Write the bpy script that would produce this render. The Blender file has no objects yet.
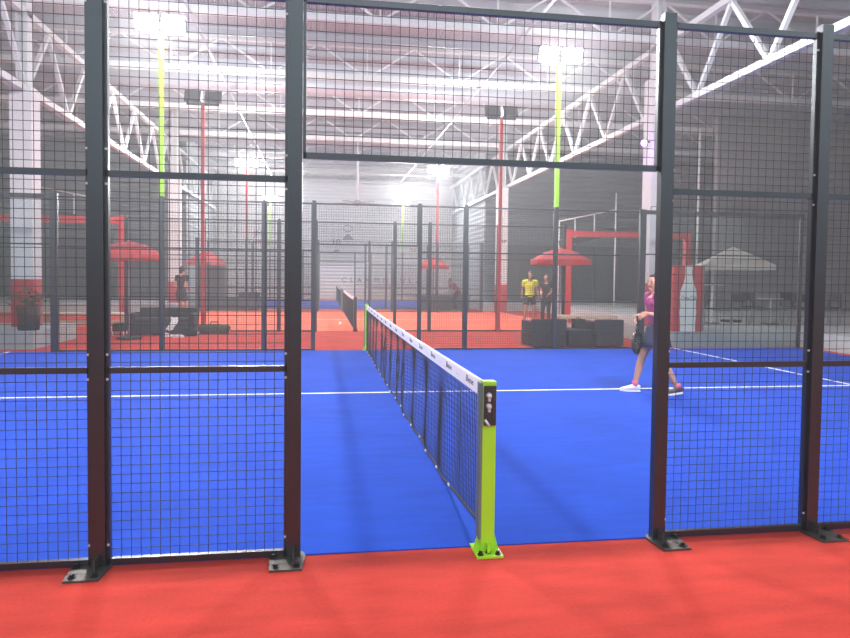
import bpy, bmesh, math, random
from mathutils import Vector, Matrix, Euler
random.seed(7)
EXPO = -.6
PI = math.pi
scn = bpy.context.scene
C = scn.collection

# ------------------------------------------------------------------ materials
def mat(name, col, rough=.6, metal=0., spec=.5, noise=None, bump=None, emit=None, strength=0, alpha=None, coat=0):
    m = bpy.data.materials.new(name); m.use_nodes = True
    nt = m.node_tree; b = nt.nodes['Principled BSDF']
    b.inputs['Base Color'].default_value = (*col, 1)
    b.inputs['Roughness'].default_value = rough
    b.inputs['Metallic'].default_value = metal
    b.inputs['Specular IOR Level'].default_value = spec
    if spec == 1.: b.inputs['Specular Tint'].default_value = (.84, .93, 1, 1)
    if coat: b.inputs['Coat Weight'].default_value = coat
    tc = None
    if noise or bump:
        tc = nt.nodes.new('ShaderNodeTexCoord')
    if noise:                      # (scale, amount)
        n = nt.nodes.new('ShaderNodeTexNoise'); n.inputs['Scale'].default_value = noise[0]; n.inputs['Detail'].default_value = 6
        nt.links.new(tc.outputs['Object'], n.inputs['Vector'])
        mx = nt.nodes.new('ShaderNodeMix'); mx.data_type = 'RGBA'
        a = noise[1]
        mx.inputs[6].default_value = (*[c*(1-a) for c in col], 1)
        mx.inputs[7].default_value = (*[min(1, c*(1+a)+a*.01) for c in col], 1)
        nt.links.new(n.outputs['Fac'], mx.inputs[0]); nt.links.new(mx.outputs[2], b.inputs['Base Color'])
    if bump:                       # (scale, strength, distance)
        n2 = nt.nodes.new('ShaderNodeTexNoise'); n2.inputs['Scale'].default_value = bump[0]; n2.inputs['Detail'].default_value = 3
        nt.links.new(tc.outputs['Object'], n2.inputs['Vector'])
        bp = nt.nodes.new('ShaderNodeBump'); bp.inputs['Strength'].default_value = bump[1]; bp.inputs['Distance'].default_value = bump[2]
        nt.links.new(n2.outputs['Fac'], bp.inputs['Height']); nt.links.new(bp.outputs['Normal'], b.inputs['Normal'])
    if emit:
        b.inputs['Emission Color'].default_value = (*emit, 1); b.inputs['Emission Strength'].default_value = strength
    return m

def ribbed(name, col, axis, scale, depth=.02, dark=.12, rough=.6):
    """corrugated sheet: bands along one axis"""
    m = mat(name, col, rough); nt = m.node_tree; b = nt.nodes['Principled BSDF']
    tc = nt.nodes.new('ShaderNodeTexCoord'); w = nt.nodes.new('ShaderNodeTexWave')
    w.wave_type = 'BANDS'; w.bands_direction = axis; w.inputs['Scale'].default_value = scale
    w.inputs['Distortion'].default_value = 0
    nt.links.new(tc.outputs['Object'], w.inputs['Vector'])
    bp = nt.nodes.new('ShaderNodeBump'); bp.inputs['Distance'].default_value = depth; bp.inputs['Strength'].default_value = 1
    nt.links.new(w.outputs['Fac'], bp.inputs['Height']); nt.links.new(bp.outputs['Normal'], b.inputs['Normal'])
    n = nt.nodes.new('ShaderNodeTexNoise'); n.inputs['Scale'].default_value = .6; n.inputs['Detail'].default_value = 5
    nt.links.new(tc.outputs['Object'], n.inputs['Vector'])
    mx = nt.nodes.new('ShaderNodeMix'); mx.data_type = 'RGBA'
    mx.inputs[6].default_value = (*[c*(1-dark) for c in col], 1); mx.inputs[7].default_value = (*[min(1, c*(1+dark)) for c in col], 1)
    nt.links.new(n.outputs['Fac'], mx.inputs[0]); nt.links.new(mx.outputs[2], b.inputs['Base Color'])
    return m

def turf(name, col, var=.12):
    """short carpet turf: broad wear patches, fine pile and brushed bands"""
    m = mat(name, col, .95, spec=.15); nt = m.node_tree; b = nt.nodes['Principled BSDF']
    tc = nt.nodes.new('ShaderNodeTexCoord')
    n = nt.nodes.new('ShaderNodeTexNoise'); n.inputs['Scale'].default_value = 1.2; n.inputs['Detail'].default_value = 4
    f = nt.nodes.new('ShaderNodeTexNoise'); f.inputs['Scale'].default_value = 55; f.inputs['Detail'].default_value = 5; f.inputs['Roughness'].default_value = .8
    nt.links.new(tc.outputs['Object'], n.inputs['Vector']); nt.links.new(tc.outputs['Object'], f.inputs['Vector'])
    ad = nt.nodes.new('ShaderNodeMath'); ad.operation = 'ADD'
    nt.links.new(n.outputs['Fac'], ad.inputs[0]); nt.links.new(f.outputs['Fac'], ad.inputs[1])
    st = nt.nodes.new('ShaderNodeTexNoise'); st.inputs['Scale'].default_value = 1; st.inputs['Detail'].default_value = 5
    mp = nt.nodes.new('ShaderNodeMapping'); mp.inputs['Scale'].default_value = (2, 9, 1)
    nt.links.new(tc.outputs['Object'], mp.inputs['Vector']); nt.links.new(mp.outputs[0], st.inputs['Vector'])
    a2 = nt.nodes.new('ShaderNodeMath'); a2.operation = 'ADD'; nt.links.new(ad.outputs[0], a2.inputs[0]); nt.links.new(st.outputs['Fac'], a2.inputs[1]); ad = a2
    hf = nt.nodes.new('ShaderNodeMath'); hf.operation = 'MULTIPLY'; hf.inputs[1].default_value = 1/3
    nt.links.new(ad.outputs[0], hf.inputs[0])
    mx = nt.nodes.new('ShaderNodeMix'); mx.data_type = 'RGBA'
    mx.inputs[6].default_value = (*[c*(1-1.6*var) for c in col], 1); mx.inputs[7].default_value = (*[min(1, c*(1+1.6*var)) for c in col], 1)
    mr = nt.nodes.new('ShaderNodeMapRange'); mr.inputs[1].default_value = .40; mr.inputs[2].default_value = .60; nt.links.new(hf.outputs[0], mr.inputs[0])
    nt.links.new(mr.outputs[0], mx.inputs[0]); nt.links.new(mx.outputs[2], b.inputs['Base Color'])
    bp = nt.nodes.new('ShaderNodeBump'); bp.inputs['Distance'].default_value = .004; bp.inputs['Strength'].default_value = .5
    nt.links.new(f.outputs['Fac'], bp.inputs['Height']); nt.links.new(bp.outputs['Normal'], b.inputs['Normal'])
    return m

def glass_mat():
    m = bpy.data.materials.new('clear_glass'); m.use_nodes = True; nt = m.node_tree
    for n in list(nt.nodes): nt.nodes.remove(n)
    o = nt.nodes.new('ShaderNodeOutputMaterial'); t = nt.nodes.new('ShaderNodeBsdfTransparent'); g = nt.nodes.new('ShaderNodeBsdfGlossy')
    t.inputs[0].default_value = (.86, .9, .9, 1); g.inputs['Roughness'].default_value = .03
    fr = nt.nodes.new('ShaderNodeFresnel'); fr.inputs[0].default_value = 1.45
    x = nt.nodes.new('ShaderNodeMixShader')
    nt.links.new(fr.outputs[0], x.inputs[0]); nt.links.new(t.outputs[0], x.inputs[1]); nt.links.new(g.outputs[0], x.inputs[2]); nt.links.new(x.outputs[0], o.inputs[0])
    return m

M = {}
M['red_turf'] = turf('red_turf', (.51, .048, .034), .12)
M['blue_turf'] = turf('blue_turf', (.010, .056, .40), .09)
M['orange_turf'] = turf('orange_turf', (.80, .13, .07))
M['line'] = mat('line_white', (.85, .87, .86), .8)
M['post'] = mat('black_steel_paint', (.008, .007, .010), .30, spec=1., noise=(6, .25))
M['rail'] = mat('black_rail_paint', (.009, .008, .011), .32, spec=1.)
M['wire'] = mat('black_wire', (.03, .03, .035), .35, spec=.9)
M['plate'] = mat('worn_steel', (.11, .10, .09), .45, metal=.7, noise=(40, .5))
M['bolt'] = mat('dark_bolt', (.02, .02, .022), .4, metal=.6)
M['zinc'] = mat('zinc_fastener', (.6, .62, .64), .4, metal=.2)
M['lime'] = mat('lime_paint', (.36, .74, .015), .45, noise=(5, .08))
M['redpaint'] = mat('red_paint', (.50, .02, .03), .45)
M['galv'] = mat('galvanised_channel', (.14, .19, .17), .55, metal=.1)
M['winch'] = mat('winch_plate', (.045, .04, .045), .45, metal=.5, noise=(30, .4))
M['band'] = mat('white_webbing', (.80, .78, .80), .8, noise=(60, .05))
M['netcord'] = mat('net_cord', (.016, .018, .035), .8)
M['ink'] = mat('dark_ink', (.03, .03, .05), .8)
M['inkgrey'] = mat('grey_ink', (.25, .25, .28), .8)
M['lampbody'] = mat('dark_lamp_housing', (.05, .055, .065), .5)
M['lens'] = mat('lamp_lens', (1, 1, 1), .3, emit=(1, .99, 1), strength=160)
M['purple'] = mat('violet_lens', (.5, .2, 1), .3, emit=(.55, .25, 1), strength=12)
M['col'] = mat('white_column_paint', (.74, .72, .74), .7, noise=(2, .05))
M['colred'] = mat('red_column_paint', (.50, .025, .035), .6, noise=(3, .1))
M['truss'] = mat('pale_truss_paint', (.62, .65, .66), .5)
M['purlin'] = mat('galvanised_purlin', (.44, .46, .52), .45, metal=.3)
M['roof'] = ribbed('roof_sheet', (.40, .40, .47), 'X', 4, .03, .12)
M['wallW'] = ribbed('white_sheet_wall', (.86, .88, .85), 'Z', 1.4, .03, .06)
M['wallD'] = ribbed('dark_sheet_wall', (.13, .165, .18), 'Z', 1.2, .04, .22)
M['wallG'] = ribbed('grey_sheet_wall', (.34, .38, .39), 'Z', 1.2, .03, .12)
M['wallR'] = ribbed('warm_grey_wall', (.25, .235, .24), 'Z', 1.0, .03, .15)
M['conc'] = mat('pale_concrete', (.42, .44, .44), .85, noise=(1.5, .15))
M['concdeck'] = mat('grey_deck', (.25, .25, .25), .85, noise=(1.5, .15))
M['glass'] = glass_mat()
M['shopglass'] = mat('grey_shop_glass', (.08, .10, .10), .12, spec=.8)
M['frame'] = mat('dark_window_frame', (.05, .055, .06), .5)
M['whitepaint'] = mat('white_rail_paint', (.8, .8, .8), .4)
M['redcloth'] = mat('red_parasol_cloth', (.62, .07, .07), .85)
M['beige'] = mat('beige_parasol_cloth', (.66, .61, .52), .85)
M['wicker'] = mat('black_wicker', (.018, .02, .028), .75, bump=(90, .6, .01))
M['cushion'] = mat('dark_cushion', (.03, .032, .04), .9)
M['wood'] = mat('pale_timber', (.55, .45, .34), .7, noise=(9, .15))
M['towel'] = mat('white_towel', (.8, .8, .8), .95)
M['bagdark'] = mat('black_bag', (.015, .016, .02), .8)
M['baggreen'] = mat('patterned_bag', (.07, .07, .045), .8, noise=(12, .9))
M['leaf'] = mat('dark_leaf', (.03, .06, .03), .6)
M['pot'] = mat('dark_pot', (.02, .02, .022), .6)
M['cream'] = mat('cream_graphic', (.85, .83, .80), .6)
M['coolerred'] = mat('cooler_red', (.55, .03, .04), .4, noise=(3, .08))
M['grey'] = mat('grey_panel', (.2, .2, .2), .6)
M['chairblk'] = mat('black_chair', (.015, .017, .022), .6)
M['tabletop'] = mat('pale_table_top', (.45, .45, .45), .5)
M['brown'] = mat('brown_planter', (.28, .09, .06), .7)
M['skin'] = mat('skin', (.50, .25, .17), .55)
M['skin2'] = mat('skin_tan', (.36, .19, .13), .55)
M['hairdk'] = mat('dark_hair', (.02, .014, .012), .6)
M['hairgrey'] = mat('brown_hair', (.06, .04, .03), .6)
M['magenta'] = mat('magenta_cloth', (.34, .04, .17), .85, noise=(25, .25))
M['navy'] = mat('navy_cloth', (.02, .026, .06), .85)
M['black'] = mat('black_cloth', (.015, .015, .018), .85)
M['yellow'] = mat('neon_yellow_cloth', (.62, .72, .03), .8)
M['maroon'] = mat('maroon_cloth', (.22, .03, .05), .85)
M['shoewhite'] = mat('white_shoe', (.75, .74, .75), .6)
M['shoedark'] = mat('dark_shoe', (.06, .05, .07), .6)
M['pink'] = mat('pink_sock', (.75, .12, .22), .8)
M['eye'] = mat('dark_eye', (.02, .015, .012), .3)
M['lip'] = mat('lips', (.5, .13, .12), .5)
M['racket'] = mat('dark_racket', (.03, .03, .035), .4, noise=(30, .6))
M['hazegrey'] = mat('grey_fan_metal', (.3, .3, .32), .5)

# ------------------------------------------------------------------ mesh helpers
class MB:
    def __init__(s): s.v = []; s.f = []; s.m = []; s.sm = []
    def add(s, vs, fs, mi=0, smooth=False):
        o = len(s.v); s.v += [tuple(p) for p in vs]
        for f in fs: s.f.append([i+o for i in f]); s.m.append(mi); s.sm.append(smooth)
        return s
    def box(s, x0, x1, y0, y1, z0, z1, mi=0, bev=0):
        if bev:
            bm = bmesh.new(); bmesh.ops.create_cube(bm, size=1)
            for v in bm.verts: v.co = Vector((x0+(x1-x0)*(v.co.x+.5), y0+(y1-y0)*(v.co.y+.5), z0+(z1-z0)*(v.co.z+.5)))
            bmesh.ops.bevel(bm, geom=bm.edges[:], offset=bev, segments=2, affect='EDGES', profile=.6)
            bm.verts.index_update()
            s.add([v.co[:] for v in bm.verts], [[v.index for v in f.verts] for f in bm.faces], mi); bm.free(); return s
        v = [(x, y, z) for z in (z0, z1) for y in (y0, y1) for x in (x0, x1)]
        return s.add(v, [(0, 2, 3, 1), (4, 5, 7, 6), (0, 1, 5, 4), (2, 6, 7, 3), (0, 4, 6, 2), (1, 3, 7, 5)], mi)
    def bar(s, a, b, w, h=None, mi=0, up=(0, 0, 1)):
        """rectangular bar from a to b, w sideways, h along up"""
        h = h or w; a = Vector(a); b = Vector(b); d = (b-a).normalized(); u = Vector(up)
        if abs(d.dot(u)) > .98: u = Vector((0, 1, 0))
        sd = d.cross(u).normalized(); u = sd.cross(d).normalized()
        vs = []
        for p in (a, b):
            for i, j in ((-1, -1), (1, -1), (1, 1), (-1, 1)): vs.append(p+sd*i*w/2+u*j*h/2)
        return s.add(vs, [(0, 1, 2, 3), (7, 6, 5, 4), (0, 4, 5, 1), (1, 5, 6, 2), (2, 6, 7, 3), (3, 7, 4, 0)], mi)
    def tube(s, pts, r, n=8, mi=0, caps=True, smooth=True, ell=None, up=None):
        pts = [Vector(p) for p in pts]; rs = r if isinstance(r, (list, tuple)) else [r]*len(pts)
        vs = []; fs = []
        ref = Vector(up) if up else None
        for i, p in enumerate(pts):
            t = (pts[min(i+1, len(pts)-1)]-pts[max(i-1, 0)]).normalized()
            if ref is None:
                ref = Vector((0, 0, 1)) if abs(t.z) < .9 else Vector((0, 1, 0))
            a = t.cross(ref)
            if a.length < 1e-4: a = t.cross(Vector((1, 0, 0)))
            a.normalize(); b = a.cross(t).normalized()
            if not up: ref = b
            ra = rs[i] if not isinstance(rs[i], (list, tuple)) else rs[i][0]
            rb = rs[i] if not isinstance(rs[i], (list, tuple)) else rs[i][1]
            for k in range(n):
                q = 2*PI*k/n; vs.append(p+a*math.cos(q)*ra+b*math.sin(q)*rb)
        for i in range(len(pts)-1):
            for k in range(n):
                k2 = (k+1) % n; fs.append((i*n+k, i*n+k2, (i+1)*n+k2, (i+1)*n+k))
        if caps: fs.append(tuple(range(n-1, -1, -1))); fs.append(tuple((len(pts)-1)*n+k for k in range(n)))
        return s.add(vs, fs, mi, smooth)
    def cyl(s, p, r, h, n=16, mi=0, r2=None):
        p = Vector(p); return s.tube([p, p+Vector((0, 0, h))], [r, r if r2 is None else r2], n, mi, True, False)
    def ball(s, c, r, n=12, mi=0, rot=None):
        c = Vector(c); r = r if isinstance(r, (list, tuple)) else (r, r, r); vs = []; fs = []; m = n//2+1
        for i in range(m+1):
            th = PI*i/m
            for k in range(n):
                ph = 2*PI*k/n; v = Vector((r[0]*math.sin(th)*math.cos(ph), r[1]*math.sin(th)*math.sin(ph), r[2]*math.cos(th)))
                if rot: v = rot @ v
                vs.append(c+v)
        for i in range(m):
            for k in range(n):
                k2 = (k+1) % n
                if i == 0: fs.append((k, n+k, n+k2))
                elif i == m-1: fs.append((i*n+k, (i+1)*n+k, i*n+k2))
                else: fs.append((i*n+k, (i+1)*n+k, (i+1)*n+k2, i*n+k2))
        # drop duplicate pole rings
        return s.add(vs, fs, mi, True)
    def prism(s, poly, y0, y1, mi=0):
        """poly: list of (x, z) extruded in y"""
        n = len(poly); vs = [(x, y0, z) for x, z in poly]+[(x, y1, z) for x, z in poly]
        fs = [tuple(range(n)), tuple(range(2*n-1, n-1, -1))]+[(i, i+n, (i+1) % n+n, (i+1) % n) for i in range(n)]
        return s.add(vs, fs, mi)

def link(name, me, parent=None, loc=(0, 0, 0)):
    o = bpy.data.objects.new(name, me); C.objects.link(o); o.location = loc
    if parent is not None: o.parent = parent
    return o
def obj(name, mb, mats, parent=None, loc=(0, 0, 0)):
    me = bpy.data.meshes.new(name); me.from_pydata(mb.v, [], mb.f)
    for m in (mats if isinstance(mats, (list, tuple)) else [mats]): me.materials.append(M[m])
    me.polygons.foreach_set('material_index', mb.m); me.polygons.foreach_set('use_smooth', mb.sm)
    bm = bmesh.new(); bm.from_mesh(me)
    loose = [v for v in bm.verts if not v.link_faces]
    if loose: bmesh.ops.delete(bm, geom=loose, context='VERTS')
    bmesh.ops.recalc_face_normals(bm, faces=bm.faces); bm.to_mesh(me); bm.free()
    return link(name, me, parent, loc)
def tag(o, label=None, cat=None, group=None, kind=None):
    if label: o['label'] = label
    if cat: o['category'] = cat
    if group: o['group'] = group
    if kind: o['kind'] = kind
    return o
def thing(name, label, cat, loc=(0, 0, 0), rotz=0, group=None):
    o = bpy.data.objects.new(name, None); C.objects.link(o); o.location = loc; o.rotation_euler = (0, 0, rotz)
    o.empty_display_size = .2
    return tag(o, label, cat, group)
def struct(name, mb, mats, label=None):
    o = obj(name, mb, mats); tag(o, label, None, None, 'structure'); return o
def dup(root, loc=None, rotz=None, label=None, group=None):
    def cp(o, par):
        c = o.copy(); C.objects.link(c)
        if par is not None:
            c.parent = par; c.matrix_parent_inverse = o.matrix_parent_inverse.copy()
        for ch in o.children: cp(ch, c)
        return c
    c = cp(root, None)
    if loc is not None: c.location = loc
    if rotz is not None: c.rotation_euler = (0, 0, rotz)
    if label: c['label'] = label
    if group: c['group'] = group
    return c
def text_mesh(body, size, mb_mat, name, parent, matrix, shear=0, extrude=.001, sx=1):
    cu = bpy.data.curves.new(name, 'FONT'); cu.body = body; cu.size = size; cu.extrude = extrude; cu.shear = shear
    cu.align_x = 'CENTER'; cu.align_y = 'CENTER'; cu.resolution_u = 2
    t = bpy.data.objects.new('tmp_text', cu); C.objects.link(t)
    bpy.context.view_layer.update()
    me = bpy.data.meshes.new_from_object(t.evaluated_get(bpy.context.evaluated_depsgraph_get()))
    bpy.data.objects.remove(t); me.transform(Matrix.Diagonal((sx, 1, 1, 1))); me.transform(matrix)
    me.materials.clear(); me.materials.append(M[mb_mat])
    return link(name, me, parent)
def remesh(mb, voxel, smooth=2):
    me = bpy.data.meshes.new('tmp'); me.from_pydata(mb.v, [], mb.f)
    bm = bmesh.new(); bm.from_mesh(me)
    bmesh.ops.remove_doubles(bm, verts=bm.verts, dist=1e-5); bmesh.ops.recalc_face_normals(bm, faces=bm.faces); bm.to_mesh(me); bm.free()
    o = bpy.data.objects.new('tmp', me); C.objects.link(o)
    r = o.modifiers.new('r', 'REMESH'); r.mode = 'VOXEL'; r.voxel_size = voxel
    if smooth:
        q = o.modifiers.new('s', 'SMOOTH'); q.iterations = smooth; q.factor = .5
    bpy.context.view_layer.update()
    m2 = bpy.data.meshes.new_from_object(o.evaluated_get(bpy.context.evaluated_depsgraph_get()))
    bpy.data.objects.remove(o)
    for p in m2.polygons: p.use_smooth = True
    m2.materials.clear()
    return m2

# ------------------------------------------------------------------ camera
cam = bpy.data.cameras.new('camera'); co = bpy.data.objects.new('camera', cam); C.objects.link(co)
f, yaw, pit, rol = 649.93, .1451, .0358, .0111
F = Vector((math.sin(yaw)*math.cos(pit), math.cos(yaw)*math.cos(pit), -math.sin(pit)))
R = Vector((math.cos(yaw), -math.sin(yaw), 0)); U = R.cross(F)
cr, sr = math.cos(rol), math.sin(rol)
# image turned clockwise by rol: camera axes turned the other way
Rr = R*cr+U*sr; Ur = -R*sr+U*cr
mw = Matrix((Rr, Ur, -F)).transposed().to_4x4(); mw.translation = (-.9325, -3.6083, 1.5549)
co.matrix_world = mw
cam.sensor_width = 36; cam.lens = f*36/850
cam.shift_x = (425-416.71)/850; cam.shift_y = (300.16-319)/850
cam.clip_end = 200
scn.camera = co

# ------------------------------------------------------------------ the hall
YB = 38.9; Y2 = 14.66; Y3 = 27.3
struct('floor', MB().box(-22, 22, -9, 42, -.25, 0), 'red_turf')
struct('ceiling', MB().box(-22, 22, -9, 42, 8.7, 8.85), 'roof')
struct('wall_back', MB().box(-7.6, 7.6, YB, YB+.2, 0, 8.7), 'wallW')
w = MB().box(-22, -7.6, 30, 30.2, 0, 8.7)
struct('wall_left', w, 'wallD'); struct('wall_left', MB().box(-7.8, -7.6, 30.2, YB, 0, 8.7), 'wallG')
struct('wall_right', MB().box(7.6, 17, 30, 30.2, 0, 8.7), 'wallD'); struct('wall_right', MB().box(7.6, 7.8, 30.2, YB, 0, 8.7), 'wallG')
struct('wall_right', MB().box(17, 22, 30, 30.2, 0, 8.7), 'wallR')
struct('wall_right', MB().box(14.2, 22, 19.8, 20, .36, 8.7), 'wallR')
struct('wall_right', MB().box(21.8, 22, -9, 30, 0, 8.7), 'wallR')
struct('wall_left', MB().box(-22, -21.8, -9, 30, 0, 8.7), 'wallD')
# shop windows low in the dark walls
def shop_window(name, x0, x1, y, z0, z1, n):
    fr = MB()
    for i in range(n+1):
        x = x0+(x1-x0)*i/n; fr.box(x-.04, x+.04, y-.1, y, z0, z1)
    fr.box(x0, x1, y-.1, y, z1-.08, z1); fr.box(x0, x1, y-.1, y, z0, z0+.08); fr.box(x0, x1, y-.09, y, z0+1.2, z0+1.26)
    o = struct(name, fr, 'frame'); obj('pane', MB().box(x0, x1, y-.04, y-.01, z0, z1), 'shopglass', o)
shop_window('window_1', 8.2, 16.5, 30, .4, 3.3, 6)
shop_window('window_2', -16.5, -8.2, 30, .4, 3.3, 6)
# raised concrete decks round the courts
def deck(name, boxes):
    b = MB()
    for (x0, x1, y0, y1) in boxes: b.box(x0, x1, y0, y1, 0, .36)
    return struct(name, b, 'conc')
deck('trim_1', [(10.3, 21.8, -4, 10.2), (7.03, 21.8, 10.2, 12.9), (9.05, 21.8, 12.9, 30), (6.5, 9.05, 25.9, 30)])
deck('trim_2', [(-21.8, -6.72, 10.5, 12.9), (-21.8, -6.4, 23.6, 30)])

# courts
def court(name, label, y0, matn, hx, lines):
    b = MB().box(-hx, hx, y0, y0+10, .0005, .008)
    o = struct(name, b, matn, label)
    for l in lines:
        obj('court_line', MB().box(*l, .008, .010), 'line', o)
    return o
court('blue_court_turf', 'blue padel court turf with white lines in front', 0, 'blue_turf', 10, [(-6.95, 6.95, 4.975, 5.025), (6.925, 6.975, 0, 10), (-6.975, -6.925, 0, 10)])
court('orange_court_turf', 'orange red court turf behind the blue court', Y2, 'orange_turf', 7.0, [(-6.9, 6.9, Y2+4.97, Y2+5.03), (6.9, 6.95, Y2, Y2+10), (-6.95, -6.9, Y2, Y2+10)])
court('distant_court_turf', 'blue court turf in front of the back wall', Y3, 'blue_turf', 6.3, [(-6.3, 6.3, Y3+4.97, Y3+5.03)])

# columns
def column(x, y, label, top=5.6, red=1.25, w=.45, sign=None):
    t = thing('column', label, 'column', (x, y, .0 if y > 13 else .36))
    z0 = t.location.z; zt = top-z0
    obj('shaft', MB().box(-w/2, w/2, -w/2, w/2, red, zt), 'col', t)
    obj('painted_base', MB().box(-w/2-.004, w/2+.004, -w/2-.004, w/2+.004, 0, red), 'colred', t)
    b = MB()
    for s in (-1, 1): b.box(s*.09-.03, s*.09+.03, -.15, .15, zt, 8.7-z0-.1)
    b.box(-.06, .06, -.012, .012, zt, 8.7-z0-.1); b.box(-.2, .2, -.2, .2, zt, zt+.03)
    obj('steel_stub', b, 'truss', t)
    return t
column(-7.45, 12, 'white square column with red base beside the potted plant at left', red=1.05)
colR = column(7.45, 12, 'tall white column with red base behind the walking woman', top=6.6, red=1.1)
column(-7.1, 25.2, 'distant white column behind the person in dark clothes')
column(7.15, 25.2, 'distant white column with red base left of the yellow shirted player', red=1.25)

# long trusses over the columns (run away from the camera)
def truss(x, z, off, label):
    t = thing('roof_truss', label, 'roof truss', (x, 3.6+off, z), 0, 'long roof trusses over the columns')
    L = 34.6; n = 29; p = L/n
    lo = MB().box(-.06, -.0, 0, L, -.01, .0).box(-.07, .07, 0, L, -.07, .07); up = MB().box(-.07, .07, 0, L, 1.6, 1.74)
    obj('bottom_chord', lo, 'truss', t); obj('top_chord', up, 'truss', t)
    w = MB()
    for i in range(n):
        y = i*p+.0
        a, b = ((0, 1.6) if i % 2 else (1.6, 0))
        w.bar((0, y, a), (0, y+p, b), .09, .09)
    obj('web', w, 'truss', t)
truss(-7.4, 5.57, 0, 'white lattice truss running over the left columns'); truss(7.4, 5.7, .55, 'white lattice truss running over the right columns')
# cross joists
def joist(y, label, first=[None]):
    if first[0] is None:
        t = thing('roof_joist', label, 'roof joist', (0, y, 7.6), 0, 'cross joists under the roof')
        pitch = 2.87; n = 14; X = n*pitch/2
        obj('bottom_chord', MB().box(-X, X, -.09, .09, -.09, .09), 'truss', t)
        obj('top_chord', MB().box(-X, X, -.07, .07, .9, 1.02), 'truss', t)
        w = MB()
        for i in range(n):
            x = -X+i*pitch+.4; w.bar((x, 0, 0), (x+pitch/2, 0, .95), .05); w.bar((x+pitch/2, 0, .95), (x+pitch, 0, 0), .05); w.bar((x, 0, 0), (x, 0, .95), .04); 
        obj('web', w, 'truss', t); first[0] = t
    else: dup(first[0], (0, y, 7.6), None, label)
jl = ['nearest cross joist just under the top of the picture', 'second cross joist from the camera', 'third cross joist from the camera', 'cross joist that carries the hanging pole', 'fifth cross joist from the camera', 'sixth cross joist from the camera', 'farthest cross joist close to the back wall']
for i, y in enumerate((12, 16.5, 21, 25.5, 30.4, 34.5, 38.5)): joist(y, jl[i])
# purlins
pur = obj('purlin', MB().box(-21.5, 21.5, -.03, .03, 0, .06).box(-21.5, 21.5, -.04, .0, -.02, .0).box(-21.5, 21.5, -.01, .01, -.16, 0).box(-21.5, 21.5, -.05, .05, -.2, -.16), 'purlin', None, (0, 5.4, 8.64))
tag(pur, 'thin steel purlin running across under the roof sheets', 'purlin', 'purlins under the roof sheets')
for i in range(1, 22): dup(pur, (0, 5.4+1.5*i, 8.64))
# long duct under the roof
tag(obj('air_duct', MB().tube([(-21, 19, 8.0), (21, 19, 8.0)], .3, 16), 'purlin'), 'pale round duct crossing the hall under the roof', 'duct')
tag(obj('air_duct', MB().tube([(-21, 28.5, 8.1), (21, 28.5, 8.1)], .3, 16), 'purlin'), 'pale round duct crossing near the back of the hall', 'duct')
for x, lb in ((-3.9, 'long sagging conduit at left under the roof'), (3.9, 'long conduit at right under the roof')):
    tag(obj('conduit', MB().tube([(x, 6, 7.45), (x, 38, 7.45)], .035, 6), 'purlin'), lb, 'conduit')

# ceiling fan on a long pole
t = thing('ceiling_fan', 'pale hanging pole with grey fan high over the middle court', 'ceiling fan', (.62, 25.5, 7.5))
obj('down_pole', MB().tube([(0, 0, 0), (0, 0, -2.6)], .05, 8), 'truss', t)
obj('hub', MB().cyl((0, 0, -2.72), .22, .16, 16, 0, .1), 'hazegrey', t)
for k in range(5):
    a = 2*PI*k/5+.3; c, s_ = math.cos(a), math.sin(a)
    obj('blade', MB().bar((c*.2, s_*.2, -2.68), (c*1.1, s_*1.1, -2.70), .16, .02), 'hazegrey', t)

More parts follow.
